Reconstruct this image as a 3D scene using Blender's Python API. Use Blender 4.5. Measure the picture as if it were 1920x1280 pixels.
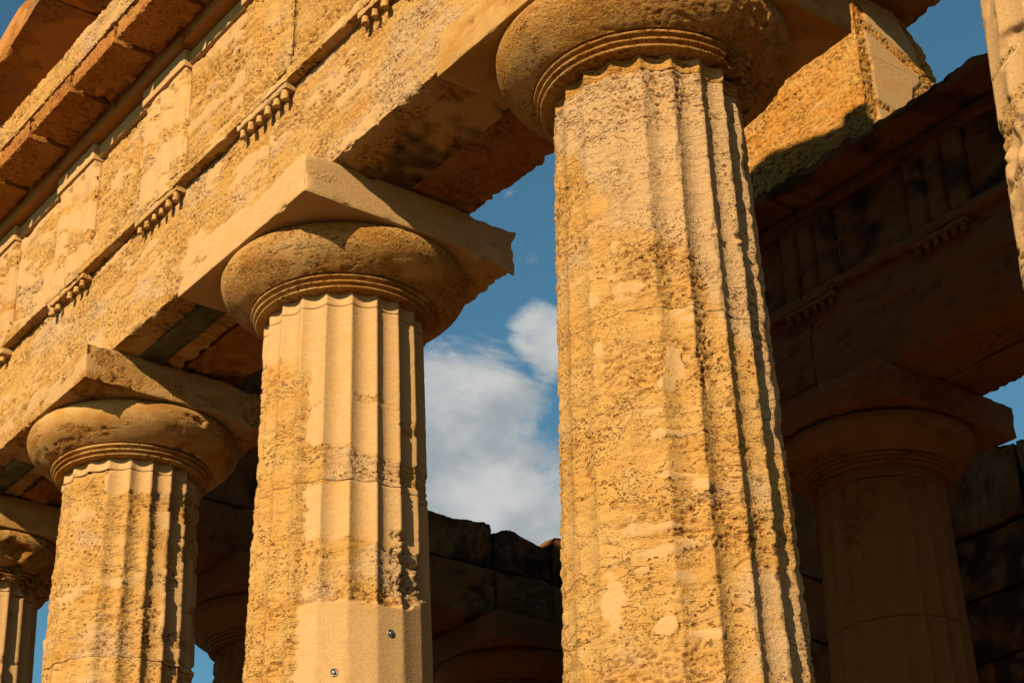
import bpy, math, random, time
import numpy as np
from mathutils import Matrix, Vector

T0 = time.time()
for o in list(bpy.data.objects):
    bpy.data.objects.remove(o)
S = bpy.context.scene
C = S.collection

# ------------------------------------------------------------------ camera
cam_d = bpy.data.cameras.new('camera')
cam = bpy.data.objects.new('camera', cam_d)
C.objects.link(cam)
cr = Vector((0.60121613, 0.79867494, -0.02564203))
cu = Vector((0.38777191, -0.26354366, 0.88327668))
cf = Vector((-0.69869315, 0.54098344, 0.4681504))
M = Matrix((cr, cu, -cf)).transposed().to_4x4()
M.translation = Vector((6.47217, -6.02945, -0.114205))
cam.matrix_world = M
cam_d.sensor_width = 36.0
cam_d.lens = 65.717
cam_d.clip_start = 0.05
cam_d.clip_end = 3000
S.camera = cam

# ------------------------------------------------------------------ sun and sky
SUN = Vector((0.46, -1.0, 0.477)).normalized()          # towards the sun
sun_d = bpy.data.lights.new('sun', 'SUN')
sun_d.energy = 5.0
sun_d.angle = math.radians(0.53)
sun_d.color = (1.0, 0.79, 0.52)
sun = bpy.data.objects.new('sun', sun_d)
C.objects.link(sun)
sun.rotation_euler = SUN.to_track_quat('Z', 'Y').to_euler()
sun.location = (8, -18, 12)

W = bpy.data.worlds.new('World')
S.world = W
W.use_nodes = True
wt = W.node_tree
wt.nodes.clear()


def N(t, kind, **kw):
    n = t.nodes.new(kind)
    for k, v in kw.items():
        if k.startswith('i_'):
            n.inputs[int(k[2:])].default_value = v
        else:
            setattr(n, k, v)
    return n


def math_n(t, op, a, b=None, clamp=False):
    n = t.nodes.new('ShaderNodeMath')
    n.operation = op
    n.use_clamp = clamp
    for i, v in enumerate((a, b)):
        if v is None:
            continue
        if isinstance(v, (int, float)):
            n.inputs[i].default_value = v
        else:
            t.links.new(v, n.inputs[i])
    return n.outputs[0]


def mix_n(t, fac, a, b, blend='MIX'):
    n = t.nodes.new('ShaderNodeMix')
    n.data_type = 'RGBA'
    n.blend_type = blend
    n.clamp_factor = True
    for sock, v in ((n.inputs[0], fac), (n.inputs[6], a), (n.inputs[7], b)):
        if isinstance(v, (int, float)):
            sock.default_value = v
        elif isinstance(v, tuple):
            sock.default_value = (v[0], v[1], v[2], 1)
        else:
            t.links.new(v, sock)
    return n.outputs[2]


def ramp_n(t, fac, lo, hi):
    n = t.nodes.new('ShaderNodeMapRange')
    n.interpolation_type = 'SMOOTHSTEP'
    n.inputs[1].default_value = lo
    n.inputs[2].default_value = hi
    t.links.new(fac, n.inputs[0])
    return n.outputs[0]


sky = N(wt, 'ShaderNodeTexSky', sky_type='NISHITA', sun_disc=False)
sky.sun_elevation = math.asin(SUN.z)
sky.sun_rotation = math.atan2(SUN.x, SUN.y)
sky.air_density = 1.0
sky.dust_density = 0.6
sky.ozone_density = 2.0
tc = N(wt, 'ShaderNodeTexCoord')
n1 = N(wt, 'ShaderNodeTexNoise')
n1.inputs['Scale'].default_value = 12.0
n1.inputs['Detail'].default_value = 12.0
n1.inputs['Roughness'].default_value = 0.60
n1.inputs['Distortion'].default_value = 0.35
mp = N(wt, 'ShaderNodeMapping')
mp.inputs['Location'].default_value = (0.35, 1.9, 0.4)
mp.inputs['Scale'].default_value = (1, 1, 1.5)
wt.links.new(tc.outputs['Generated'], mp.inputs[0])
wt.links.new(mp.outputs[0], n1.inputs['Vector'])
# broad cumulus banks, given by their directions in the sky
banks = [((-0.7288, 0.5304, 0.433), 0.060, 1.0), ((-0.688, 0.5501, 0.470), 0.026, .85), ((-0.7301, 0.5671, 0.3805), 0.075, 1.0),
         ((-0.7456, 0.5314, 0.400), 0.052, 1.0), ((-0.67, 0.5162, 0.5335), 0.017, .50), ((-0.6754, 0.5337, 0.509), 0.014, .56),
         ((-0.6916, 0.5568, 0.4576), 0.020, .7), ((0.5, 0.6, 0.35), 0.3, .8), ((-0.1, -0.9, 0.4), 0.25, .8), ((-0.9, -0.3, 0.3), 0.3, .8),
         ((-0.3, 0.93, 0.2), 0.2, .9)]
acc = None
for d, rad, wgt in banks:
    dv = Vector(d).normalized()
    dist = N(wt, 'ShaderNodeVectorMath', operation='DISTANCE')
    wt.links.new(tc.outputs['Generated'], dist.inputs[0])
    dist.inputs[1].default_value = dv
    f = N(wt, 'ShaderNodeMapRange', interpolation_type='SMOOTHSTEP')
    f.inputs[1].default_value = rad * 1.35
    f.inputs[2].default_value = rad * 0.25
    f.inputs[4].default_value = wgt
    wt.links.new(dist.outputs['Value'], f.inputs[0])
    acc = f.outputs[0] if acc is None else math_n(wt, 'MAXIMUM', acc, f.outputs[0])
dens = math_n(wt, 'ADD', math_n(wt, 'MULTIPLY', acc, 1.05), math_n(wt, 'MULTIPLY', math_n(wt, 'SUBTRACT', n1.outputs[0], 0.5), 2.4))
cm = ramp_n(wt, dens, 0.50, 0.88)
n2 = N(wt, 'ShaderNodeTexNoise')
n2.inputs['Scale'].default_value = 16.0
n2.inputs['Detail'].default_value = 5.0
wt.links.new(mp.outputs[0], n2.inputs['Vector'])
ccol = mix_n(wt, ramp_n(wt, n2.outputs[0], 0.35, 0.65), (3.6, 4.0, 4.2), (6.6, 6.5, 6.3))
skyc = mix_n(wt, 1.0, sky.outputs[0], (0.63, 1.04, 0.98), 'MULTIPLY')
wcol = mix_n(wt, math_n(wt, 'MULTIPLY', cm, 0.92), skyc, ccol)
bg = N(wt, 'ShaderNodeBackground')
bg.inputs[1].default_value = 0.05
wt.links.new(wcol, bg.inputs[0])
wo = N(wt, 'ShaderNodeOutputWorld')
wt.links.new(bg.outputs[0], wo.inputs[0])

S.view_settings.view_transform = 'Standard'
S.view_settings.look = 'None'
S.view_settings.exposure = 0.96
S.view_settings.gamma = 1.0
S.view_settings.use_curve_mapping = False
S.render.engine = 'CYCLES'
S.cycles.max_bounces = 8
S.cycles.diffuse_bounces = 3

# ------------------------------------------------------------------ numpy noise
_rng = np.random.RandomState(7)
_perm = np.concatenate([_rng.permutation(256)] * 3).astype(np.int32)
_g = _rng.normal(size=(256, 3)).astype(np.float32)
_g /= np.linalg.norm(_g, axis=1)[:, None]


def pnoise(P):
    P = P.astype(np.float32)
    out = np.empty(len(P), np.float32)
    for s0 in range(0, len(P), 60000):
        Q = P[s0:s0 + 60000]
        I = np.floor(Q)
        F = Q - I
        I = I.astype(np.int32) & 255
        U = F * F * F * (F * (F * 6 - 15) + 10)
        x0, y0, z0 = I[:, 0], I[:, 1], I[:, 2]
        res = 0
        for dx in (0, 1):
            wx = U[:, 0] if dx else 1 - U[:, 0]
            a = _perm[(x0 + dx) & 255]
            for dy in (0, 1):
                wy = U[:, 1] if dy else 1 - U[:, 1]
                b = _perm[a + ((y0 + dy) & 255)]
                for dz in (0, 1):
                    wz = U[:, 2] if dz else 1 - U[:, 2]
                    g = _g[_perm[b + ((z0 + dz) & 255)]]
                    d = g[:, 0] * (F[:, 0] - dx) + g[:, 1] * (F[:, 1] - dy) + g[:, 2] * (F[:, 2] - dz)
                    res = res + wx * wy * wz * d
        out[s0:s0 + 60000] = res
    return out * 1.5


def fbm(P, oc=3, gain=0.5):
    a, s, r = 1.0, 0.0, 0
    for k in range(oc):
        r = r + a * pnoise(P * (2.03 ** k) + 17.3 * k)
        s += a
        a *= gain
    return r / s


def sm(lo, hi, x):
    t = np.clip((x - lo) / (hi - lo), 0, 1)
    return t * t * (3 - 2 * t)


def sc(P, x, y, z, seed=0.0):
    return P * np.array([x, y, z], np.float32) + np.float32(seed) * np.array([1.7, 3.1, 5.3], np.float32)


def weather(P, seed, rough=1.0, plb=-0.3, patch=None, grb=-0.1, pitb=0.0, soot=-0.6, detail=True):
    """displacement (m, along the normal) and wear colours of shelly calcarenite"""
    warp = pnoise(sc(P, 5, 5, 9, seed + 3)) * 0.12
    m = fbm(sc(P, 1.5, 1.5, 4.6, seed), 4, 0.62) + plb + warp
    mask = sm(-0.02, 0.03, m)
    if patch is not None:
        mask = np.maximum(mask, patch)
    big = fbm(sc(P, 2.3, 2.3, 7, seed + 1), 2)
    led = pnoise(sc(P, 5, 5, 26, seed + 2))
    lump = pnoise(sc(P, 14, 14, 34, seed + 8))
    reg = sm(-0.35, 0.45, pnoise(sc(P, 1.5, 1.5, 3.2, seed + 4)) + pitb)
    pn = pnoise(sc(P, 26, 26, 62, seed + 5)) + .25 * pnoise(sc(P, 55, 55, 80, seed + 15)) * (1 if detail else 0)
    pit = sm(0.19, 0.34, pn) * reg
    ck = np.abs(pnoise(sc(P, 2.6, 2.6, 9, seed + 12)) + .10 * lump)
    crack = (1 - sm(0.0, 0.045, ck)) * sm(-.15, .25, pnoise(sc(P, 1.9, 1.9, 3, seed + 13)) + .3 * pitb)
    if detail:
        pn2 = pnoise(sc(P, 44, 44, 76, seed + 6))
        fine = pnoise(sc(P, 75, 75, 95, seed + 7))
        pit2 = sm(0.24, 0.40, pn2)
    else:
        fine = 0
        pit2 = 0
    d = -0.010 + 0.009 * big + 0.0055 * led + 0.0026 * lump - 0.013 * pit - 0.011 * crack - 0.006 * pit2 * (0.15 + 0.85 * reg) + 0.0022 * fine
    d = d * rough
    d = d * (1 - mask) + mask * (0.0010 * big)
    pit = np.maximum(pit, crack * .7)
    gr = sm(-0.05, 0.25, fbm(sc(P, 1.3, 1.3, 2.4, seed + 9), 3) + grb)
    st = sm(-0.05, 0.3, fbm(sc(P, 2.2, 2.2, 3.2, seed + 11), 3, .6) + soot)
    col = np.stack([mask, gr, np.clip(.8 * pit * (1 - mask) + 0.40 * pit2 * (.2 + .8 * reg) * (1 - mask), 0, 1), st], 1)
    return d, col


# ------------------------------------------------------------------ mesh helpers
TRI = [0]


def build(name, V, F, mat, parent=None, col=None, smooth=True, label=None):
    V = np.asarray(V, np.float32)
    F = np.asarray(F, np.int32)
    k = F.shape[1]
    me = bpy.data.meshes.new(name)
    me.vertices.add(len(V))
    me.vertices.foreach_set('co', V.ravel())
    me.loops.add(F.size)
    me.loops.foreach_set('vertex_index', F.ravel())
    me.polygons.add(len(F))
    me.polygons.foreach_set('loop_start', np.arange(0, F.size, k, dtype=np.int32))
    me.polygons.foreach_set('loop_total', np.full(len(F), k, np.int32))
    me.polygons.foreach_set('use_smooth', np.full(len(F), smooth, bool))
    if col is not None:
        a = me.attributes.new('wear', 'FLOAT_COLOR', 'POINT')
        a.data.foreach_set('color', np.asarray(col, np.float32).ravel())
    me.update(calc_edges=True)
    me.materials.append(mat)
    o = bpy.data.objects.new(name, me)
    C.objects.link(o)
    if parent is not None:
        o.parent = parent
        o.matrix_parent_inverse = parent.matrix_world.inverted()
    if label:
        o['label'] = label
    TRI[0] += len(F) * (k - 2)
    return o


def thing(name, label, cat, loc, group=None):
    o = bpy.data.objects.new(name, None)
    C.objects.link(o)
    o.location = loc
    o.matrix_world = Matrix.Translation(loc)
    o.empty_display_size = 0.3
    o['label'] = label
    o['category'] = cat
    if group:
        o['group'] = group
    return o


def axis(a, b, r, edge=0.006):
    n = max(1, int(round((b - a - 2 * edge) / r)))
    return np.concatenate([[a], np.linspace(a + edge, b - edge, n + 1), [b]])


def block(name, x, y, z, res, mat, parent=None, seed=0., skip='', shape=None, edge=0.012, wx=None, xs=None,
          weath=None, label=None, chipf=6.0, post=None, butt='', **wk):
    """a stone block: fine box lattice, edges worn, faces weathered"""
    if isinstance(res, (int, float)):
        res = (res,) * 3
    A = [axis(x[0], x[1], res[0]) if xs is None else np.asarray(xs), axis(y[0], y[1], res[1]), axis(z[0], z[1], res[2])]
    n = [len(a) for a in A]
    quads = []
    idx = lambda i, j, k: (i * n[1] + j) * n[2] + k
    for ax, side, tag in ((0, 0, '-x'), (0, 1, '+x'), (1, 0, '-y'), (1, 1, '+y'), (2, 0, '-z'), (2, 1, '+z')):
        if tag in skip:
            continue
        b, c = [q for q in (0, 1, 2) if q != ax]
        I, J = np.meshgrid(np.arange(n[b] - 1), np.arange(n[c] - 1), indexing='ij')
        I, J = I.ravel(), J.ravel()
        f = []
        for di, dj in ((0, 0), (1, 0), (1, 1), (0, 1)):
            q = [None] * 3
            q[ax] = np.full(len(I), (n[ax] - 1) * side)
            q[b] = I + di
            q[c] = J + dj
            f.append(idx(*q))
        f = np.stack(f, 1)
        flip = (side == 0) ^ (ax == 1)
        quads.append(f[:, ::-1] if flip else f)
    Q = np.concatenate(quads)
    u, inv = np.unique(Q, return_inverse=True)
    Q = inv.reshape(Q.shape)
    k = u % n[2]
    j = (u // n[2]) % n[1]
    i = u // (n[1] * n[2])
    P = np.stack([A[0][i], A[1][j], A[2][k]], 1)
    rng = [x, y, z]
    lo = np.array([r[0] for r in rng])
    hi = np.array([r[1] for r in rng])
    dlo, dhi = P - lo, hi - P
    dm = np.minimum(dlo, dhi)
    sg = np.where(dlo < dhi, -1.0, 1.0)
    for t_, ax_ in (('-x', 0), ('-y', 1), ('-z', 2)):      # butted ends keep their plane
        if t_ in skip + butt:
            dm[:, ax_] = np.where(dlo[:, ax_] < dhi[:, ax_], 9, dm[:, ax_])
        if t_.replace('-', '+') in skip + butt:
            dm[:, ax_] = np.where(dlo[:, ax_] >= dhi[:, ax_], 9, dm[:, ax_])
    w = np.exp(-dm / 0.010)
    nv = sg * w
    ln = np.linalg.norm(nv, axis=1)
    nv = nv / np.maximum(ln, 1e-6)[:, None]
    srt = np.sort(dm, axis=1)
    e = srt[:, 1]
    base = P.copy()
    if shape is not None:
        P = shape(P, base)
    d, col = weather(base, seed, **wk) if weath is None else weath(base)
    chip = edge * np.exp(-e / 0.035) * (0.25 + 1.6 * sm(0.0, 0.5, fbm(sc(base, chipf, chipf, chipf, seed + 20), 2)))
    corner = np.exp(-e / 0.004) * 0.003
    if post is not None:
        d = d + post(base, dm, e)
    P = P + nv * (d - chip - corner)[:, None]
    return build(name, P, Q, mat, parent, col, label=label)


def grid_faces(nu, nv, wrap=True):
    I, J = np.meshgrid(np.arange(nu if wrap else nu - 1), np.arange(nv - 1), indexing='ij')
    I, J = I.ravel(), J.ravel()
    a = I * nv + J
    b = ((I + 1) % nu) * nv + J
    return np.stack([a, b, b + 1, a + 1], 1)


# ------------------------------------------------------------------ materials
def stone(name, tint=(1, 1, 1), sat=1.0, rgh=1.0, bump=1.0, plaster=(0.66, 0.455, 0.255), ochre=(0.70, 0.465, 0.20), ochre2=(0.65, 0.385, 0.12),
          grey=(0.66, 0.495, 0.345), pit=(0.33, 0.12, 0.015), soot=(0.05, 0.033, 0.022), lichen=0.0):
    m = bpy.data.materials.new(name)
    m.use_nodes = True
    t = m.node_tree
    t.nodes.clear()
    out = N(t, 'ShaderNodeOutputMaterial')
    b = N(t, 'ShaderNodeBsdfPrincipled')
    b.inputs['Roughness'].default_value = 0.92
    b.inputs['Specular IOR Level'].default_value = 0.18
    t.links.new(b.outputs[0], out.inputs[0])
    at = N(t, 'ShaderNodeAttribute', attribute_name='wear')
    sp = N(t, 'ShaderNodeSeparateColor')
    t.links.new(at.outputs['Color'], sp.inputs[0])
    R, G, B, Al = sp.outputs[0], sp.outputs[1], sp.outputs[2], at.outputs['Alpha']
    geo = N(t, 'ShaderNodeNewGeometry')

    def noise(scale, detail=4, rough=0.6, zs=1.0, off=0.0):
        n = N(t, 'ShaderNodeTexNoise')
        n.inputs['Scale'].default_value = scale
        n.inputs['Detail'].default_value = detail
        n.inputs['Roughness'].default_value = rough
        mpp = N(t, 'ShaderNodeMapping')
        mpp.inputs['Scale'].default_value = (1, 1, zs)
        mpp.inputs['Location'].default_value = (off, off * 1.7, off * .3)
        t.links.new(geo.outputs['Position'], mpp.inputs[0])
        t.links.new(mpp.outputs[0], n.inputs['Vector'])
        return n.outputs[0]
    na = noise(2.3, 6, .62, 2.2)
    nb = noise(14, 5, .65, 2.0, 3.)
    nc = noise(90, 3, .7, 1.2, 7.)
    nd = noise(0.9, 3, .5, 1.0, 11.)
    base = mix_n(t, ramp_n(t, na, .36, .66), ochre, ochre2)
    base = mix_n(t, math_n(t, 'MULTIPLY', G, 0.86), base, grey)
    base = mix_n(t, math_n(t, 'MULTIPLY', ramp_n(t, nb, .42, .72), .35), base, tuple(c * 1.22 for c in ochre))
    base = mix_n(t, math_n(t, 'MULTIPLY', B, 0.85), base, pit)
    pl = mix_n(t, ramp_n(t, nb, .3, .7), tuple(c * .94 for c in plaster), tuple(min(.8, c * 1.05) for c in plaster))
    pl = mix_n(t, math_n(t, 'MULTIPLY', ramp_n(t, na, .50, .72), .45), pl, ochre2)
    base = mix_n(t, R, base, pl)
    # lichen and weather stain
    if lichen > 0:
        base = mix_n(t, math_n(t, 'MULTIPLY', ramp_n(t, na, .42, .62), lichen), base, (0.46, 0.225, 0.042))
        base = mix_n(t, math_n(t, 'MULTIPLY', ramp_n(t, noise(3.4, 5, .6, 1., 21.), .52, .68), lichen * .55), base, (0.42, 0.28, 0.14))
    # speckle of shells and sand
    spk = mix_n(t, ramp_n(t, nc, .30, .70), (0.88, 0.87, 0.85), (1.12, 1.11, 1.10))
    base = mix_n(t, 1.0, base, spk, 'MULTIPLY')
    # shell holes of two sizes and thin bedding lines, crisp where the bare stone shows
    bare = math_n(t, 'SUBTRACT', 1.0, math_n(t, 'MULTIPLY', R, .92))

    wn = N(t, 'ShaderNodeTexNoise')
    wn.inputs['Scale'].default_value = 34
    wn.inputs['Detail'].default_value = 1.0
    t.links.new(geo.outputs['Position'], wn.inputs['Vector'])

    def holes(scale, zs, lo, hi, gate_s, g0, g1, off):
        va = N(t, 'ShaderNodeVectorMath', operation='MULTIPLY_ADD')
        t.links.new(wn.outputs['Color'], va.inputs[0])
        va.inputs[1].default_value = (1.2 / scale,) * 3
        t.links.new(geo.outputs['Position'], va.inputs[2])
        mpp = N(t, 'ShaderNodeMapping')
        mpp.inputs['Scale'].default_value = (1, 1, zs)
        mpp.inputs['Location'].default_value = (off, off, off)
        t.links.new(va.outputs[0], mpp.inputs[0])
        v = N(t, 'ShaderNodeTexVoronoi')
        v.inputs['Scale'].default_value = scale
        v.inputs['Randomness'].default_value = 1.0
        t.links.new(mpp.outputs[0], v.inputs['Vector'])
        return math_n(t, 'MULTIPLY', ramp_n(t, v.outputs['Distance'], hi, lo), ramp_n(t, noise(gate_s, 2, .6, 1.6, off), g0, g1))
    h1 = holes(21, 2.2, .20, .32, 2.6, .47, .58, 31.)
    h2 = holes(50, 1.7, .20, .33, 4.0, .49, .62, 13.)
    bl = noise(2.6, 4, .55, 5.5, 41.)
    bed = math_n(t, 'MULTIPLY', ramp_n(t, math_n(t, 'ABSOLUTE', math_n(t, 'SUBTRACT', bl, .5)), .009, .002), ramp_n(t, noise(1.7, 2, .5, 1., 51.), .53, .63))
    hole = math_n(t, 'MULTIPLY', math_n(t, 'MAXIMUM', math_n(t, 'MAXIMUM', h1, math_n(t, 'MULTIPLY', h2, .75)), math_n(t, 'MULTIPLY', bed, .8)), bare)
    base = mix_n(t, math_n(t, 'MULTIPLY', hole, .82), base, tuple(c * .70 for c in pit))
    oi = N(t, 'ShaderNodeObjectInfo')
    base = mix_n(t, 1.0, base, mix_n(t, oi.outputs['Random'], (.95, .93, .90), (1.05, 1.06, 1.08)), 'MULTIPLY')
    base = mix_n(t, math_n(t, 'MULTIPLY', Al, .85), base, soot)
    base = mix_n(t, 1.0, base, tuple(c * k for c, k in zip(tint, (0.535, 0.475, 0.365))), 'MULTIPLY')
    t.links.new(base, b.inputs['Base Color'])
    # fine relief
    h = math_n(t, 'ADD', math_n(t, 'MULTIPLY', noise(34, 5, .68, 1.8, 5.), 0.9), math_n(t, 'MULTIPLY', nc, .38))
    h = math_n(t, 'SUBTRACT', math_n(t, 'MULTIPLY', h, .8), math_n(t, 'MULTIPLY', hole, .85))
    h = math_n(t, 'MULTIPLY', h, math_n(t, 'SUBTRACT', 1.0, math_n(t, 'MULTIPLY', R, .72)))
    bp = N(t, 'ShaderNodeBump')
    bp.inputs['Strength'].default_value = 0.95 * bump
    bp.inputs['Distance'].default_value = 0.020 * rgh
    t.links.new(h, bp.inputs['Height'])
    t.links.new(bp.outputs[0], b.inputs['Normal'])
    return m


def plain(name, col, rough=.8, metal=0., nscale=12., var=.25, bump=.2, bd=.004):
    m = bpy.data.materials.new(name)
    m.use_nodes = True
    t = m.node_tree
    b = t.nodes['Principled BSDF']
    b.inputs['Roughness'].default_value = rough
    b.inputs['Metallic'].default_value = metal
    geo = N(t, 'ShaderNodeNewGeometry')
    n = N(t, 'ShaderNodeTexNoise')
    n.inputs['Scale'].default_value = nscale
    n.inputs['Detail'].default_value = 6
    t.links.new(geo.outputs['Position'], n.inputs['Vector'])
    c = mix_n(t, ramp_n(t, n.outputs[0], .3, .7), tuple(v * (1 - var) for v in col), tuple(v * (1 + var) for v in col))
    t.links.new(c, b.inputs['Base Color'])
    bp = N(t, 'ShaderNodeBump')
    bp.inputs['Strength'].default_value = bump
    bp.inputs['Distance'].default_value = bd
    t.links.new(n.outputs[0], bp.inputs['Height'])
    t.links.new(bp.outputs[0], b.inputs['Normal'])
    return m


MS = stone('calcarenite')
MCAP = stone('calcarenite_capital', lichen=.62, plaster=(0.66, 0.43, 0.19), ochre=(0.64, 0.39, 0.135), ochre2=(0.56, 0.29, 0.07), grey=(.56, .40, .22))
MDRK = stone('calcarenite_shade_tint', tint=(.52, .40, .30), ochre=(0.46, 0.27, 0.10), plaster=(0.5, 0.31, 0.14))  # darkened copy of the stone, deep shade of the inner parts put into its colour
MSOF = stone('calcarenite_soffit_shade', tint=(.98, .88, .74), ochre=(0.56, 0.30, 0.10), ochre2=(0.50, 0.24, 0.06), plaster=(0.6, 0.34, 0.14), grey=(.46, .30, .17))  # browner copy of the stone, shade of soffits and undersides put into its colour
MREM = stone('calcarenite_orange', ochre=(0.70, 0.43, 0.14), ochre2=(0.66, 0.32, 0.06))
MMET = plain('green_metal', (0.035, 0.040, 0.022), .55, .2, 5., .85, .4)
MBOLT = plain('bolt_metal', (0.16, 0.15, 0.13), .45, .8, 60., .3)
MGND = plain('dry_earth', (0.085, 0.055, 0.028), .95, 0, 1.5, .25, .6, .05)

# ------------------------------------------------------------------ the setting
V = [(-900, -900, -1.75), (900, -900, -1.75), (900, 900, -1.75), (-900, 900, -1.75)]
g = build('ground', V, [(0, 1, 2, 3)], MGND, smooth=False)
g['kind'] = 'structure'
for i, (dy, zt, zb) in enumerate(((0, 0.0, -.44), (.36, -.44, -.88), (.72, -.88, -1.32), (1.08, -1.32, -1.76))):
    o = block('stylobate' if i == 0 else 'temple_step', (-10.4 - dy, 12.2 + dy), (-1.0 - dy, 26 + dy), (zb, zt), (.5, .5, .1), MS, None, seed=40 + i, plb=-.6, detail=False, edge=.02)
    o['kind'] = 'structure'

# ------------------------------------------------------------------ columns
HJ = 5.926          # joint under the capital
HN = 5.78
DEG = math.pi / 180


def R0(z):
    return 0.5545 + 0.0225 * (HN - z)


def angles(front, back, lo, hi):
    """flute-aligned angles: dense between lo and hi (degrees)"""
    out = []
    for k in range(20):
        a0 = 9 + 18 * k
        mid = (a0 + 9 + 180) % 360 - 180
        n = front if lo <= mid <= hi else back
        out += [a0 + 18 * t / n for t in range(n)]
    return np.array(out) * DEG


def shaft(root, X, Y, A, z0, z1, dz, mat, seed, cfg, zoff=0., name='drum'):
    zv = np.arange(z0 + .006, z1 - .006, dz)
    zs = np.concatenate([[z0 + .001], [z0 + .004], zv[1:], [z1 - .005, z1 - .001]])
    AA, ZZ = np.meshgrid(A, zs, indexing='ij')
    a, z = AA.ravel(), ZZ.ravel()
    R = R0(z - zoff)
    t = ((a / DEG - 9) / 18) % 1.0
    deg = (a / DEG + 180) % 360 - 180
    prof = 1 - (2 * t - 1) ** 2
    base = np.stack([X + R * np.cos(a), Y + R * np.sin(a), z], 1).astype(np.float32)
    fd = cfg.get('flute', lambda g, z: 1.0)(deg, z) * 0.042
    patch, pb = cfg.get('patch', lambda g, z, P: (None, 0))(deg, z, base)
    d, col = weather(base, seed, rough=cfg.get('rough', 1.) * (cfg['roughf'](deg, z) if 'roughf' in cfg else 1.0), plb=cfg.get('plb', -.3) + pb, patch=patch, grb=cfg.get('grb', -.1) if 'gray' not in cfg else cfg['gray'](deg, z),
                     pitb=cfg.get('pitb', 0) if 'pitf' not in cfg else cfg['pitf'](deg, z), soot=cfg.get('soot', -.75), detail=cfg.get('detail', True))
    r = R - fd * prof
    # arris wear
    an = pnoise(sc(base, 9, 9, 14, seed + 30))
    an2 = pnoise(sc(base, 3, 3, 3.5, seed + 33))
    wear = (0.004 + 0.012 * sm(-.1, .6, an) + .012 * sm(.1, .6, an2)) * cfg.get('arris', 1.0) * (1 - .75 * col[:, 0])
    r = np.minimum(r, R - wear)
    r = r + d
    if 'dmg' in cfg:
        dd, dc = cfg['dmg'](deg, z, base)
        r = r - dd
        col[:, 0] *= (1 - dc)
        col[:, 2] = np.clip(col[:, 2] + dc * .3 * sm(0, .5, pnoise(base * 24)), 0, 1)
    # seam between drums
    seam = np.minimum(z - z0, z1 - z)
    r = r - (0.007 + .008 * sm(0, .5, an2)) * cfg.get('seam', 1.0) * np.exp(-seam / 0.005)
    r[(ZZ == zs[0]).ravel()] -= .02 if cfg.get('seam', 1.0) > .5 else .004
    r[(ZZ == zs[-1]).ravel()] -= .02 if cfg.get('seam', 1.0) > .5 else .004
    P = np.stack([X + r * np.cos(a), Y + r * np.sin(a), z], 1)
    return build(name, P, grid_faces(len(A), len(zs)), mat, root, col)


def lathe(name, prof, A, X, Y, zoff, mat, parent, seed, amp=1.0, dmg=None, wfun=None, **wk):
    prof = np.array(prof)
    AA, K = np.meshgrid(A, np.arange(len(prof)), indexing='ij')
    a = AA.ravel()
    k = K.ravel()
    r, z = prof[k, 0].copy(), prof[k, 1] + zoff
    tg = np.gradient(prof, axis=0)
    nr, nz = tg[:, 1], -tg[:, 0]
    ln = np.hypot(nr, nz) + 1e-9
    nr, nz = (nr / ln)[k], (nz / ln)[k]
    base = np.stack([X + r * np.cos(a), Y + r * np.sin(a), z], 1).astype(np.float32)
    d, col = weather(base, seed, **wk)
    d = d * amp
    if dmg is not None:
        dd, dc = dmg((a / DEG + 180) % 360 - 180, z - zoff, base)
        d = d - dd
        col[:, 0] *= 1 - dc
    P = np.stack([X + (r + nr * d) * np.cos(a), Y + (r + nr * d) * np.sin(a), z + nz * d], 1)
    return build(name, P, grid_faces(len(A), len(prof)), mat, parent, col)


def smooth_curve(pts, n):
    pts = np.array(pts, float)
    s = np.concatenate([[0], np.cumsum(np.hypot(*np.diff(pts, axis=0).T))])
    # catmull-rom through the points
    P = np.vstack([2 * pts[0] - pts[1], pts, 2 * pts[-1] - pts[-2]])
    out = []
    for t in np.linspace(0, s[-1], n):
        i = min(len(pts) - 2, max(0, np.searchsorted(s, t, 'right') - 1))
        u = (t - s[i]) / (s[i + 1] - s[i])
        p0, p1, p2, p3 = P[i], P[i + 1], P[i + 2], P[i + 3]
        out.append(.5 * ((2 * p1) + (-p0 + p2) * u + (2 * p0 - 5 * p1 + 4 * p2 - p3) * u * u + (-p0 + 3 * p1 - 3 * p2 + p3) * u ** 3))
    return np.array(out)


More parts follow.
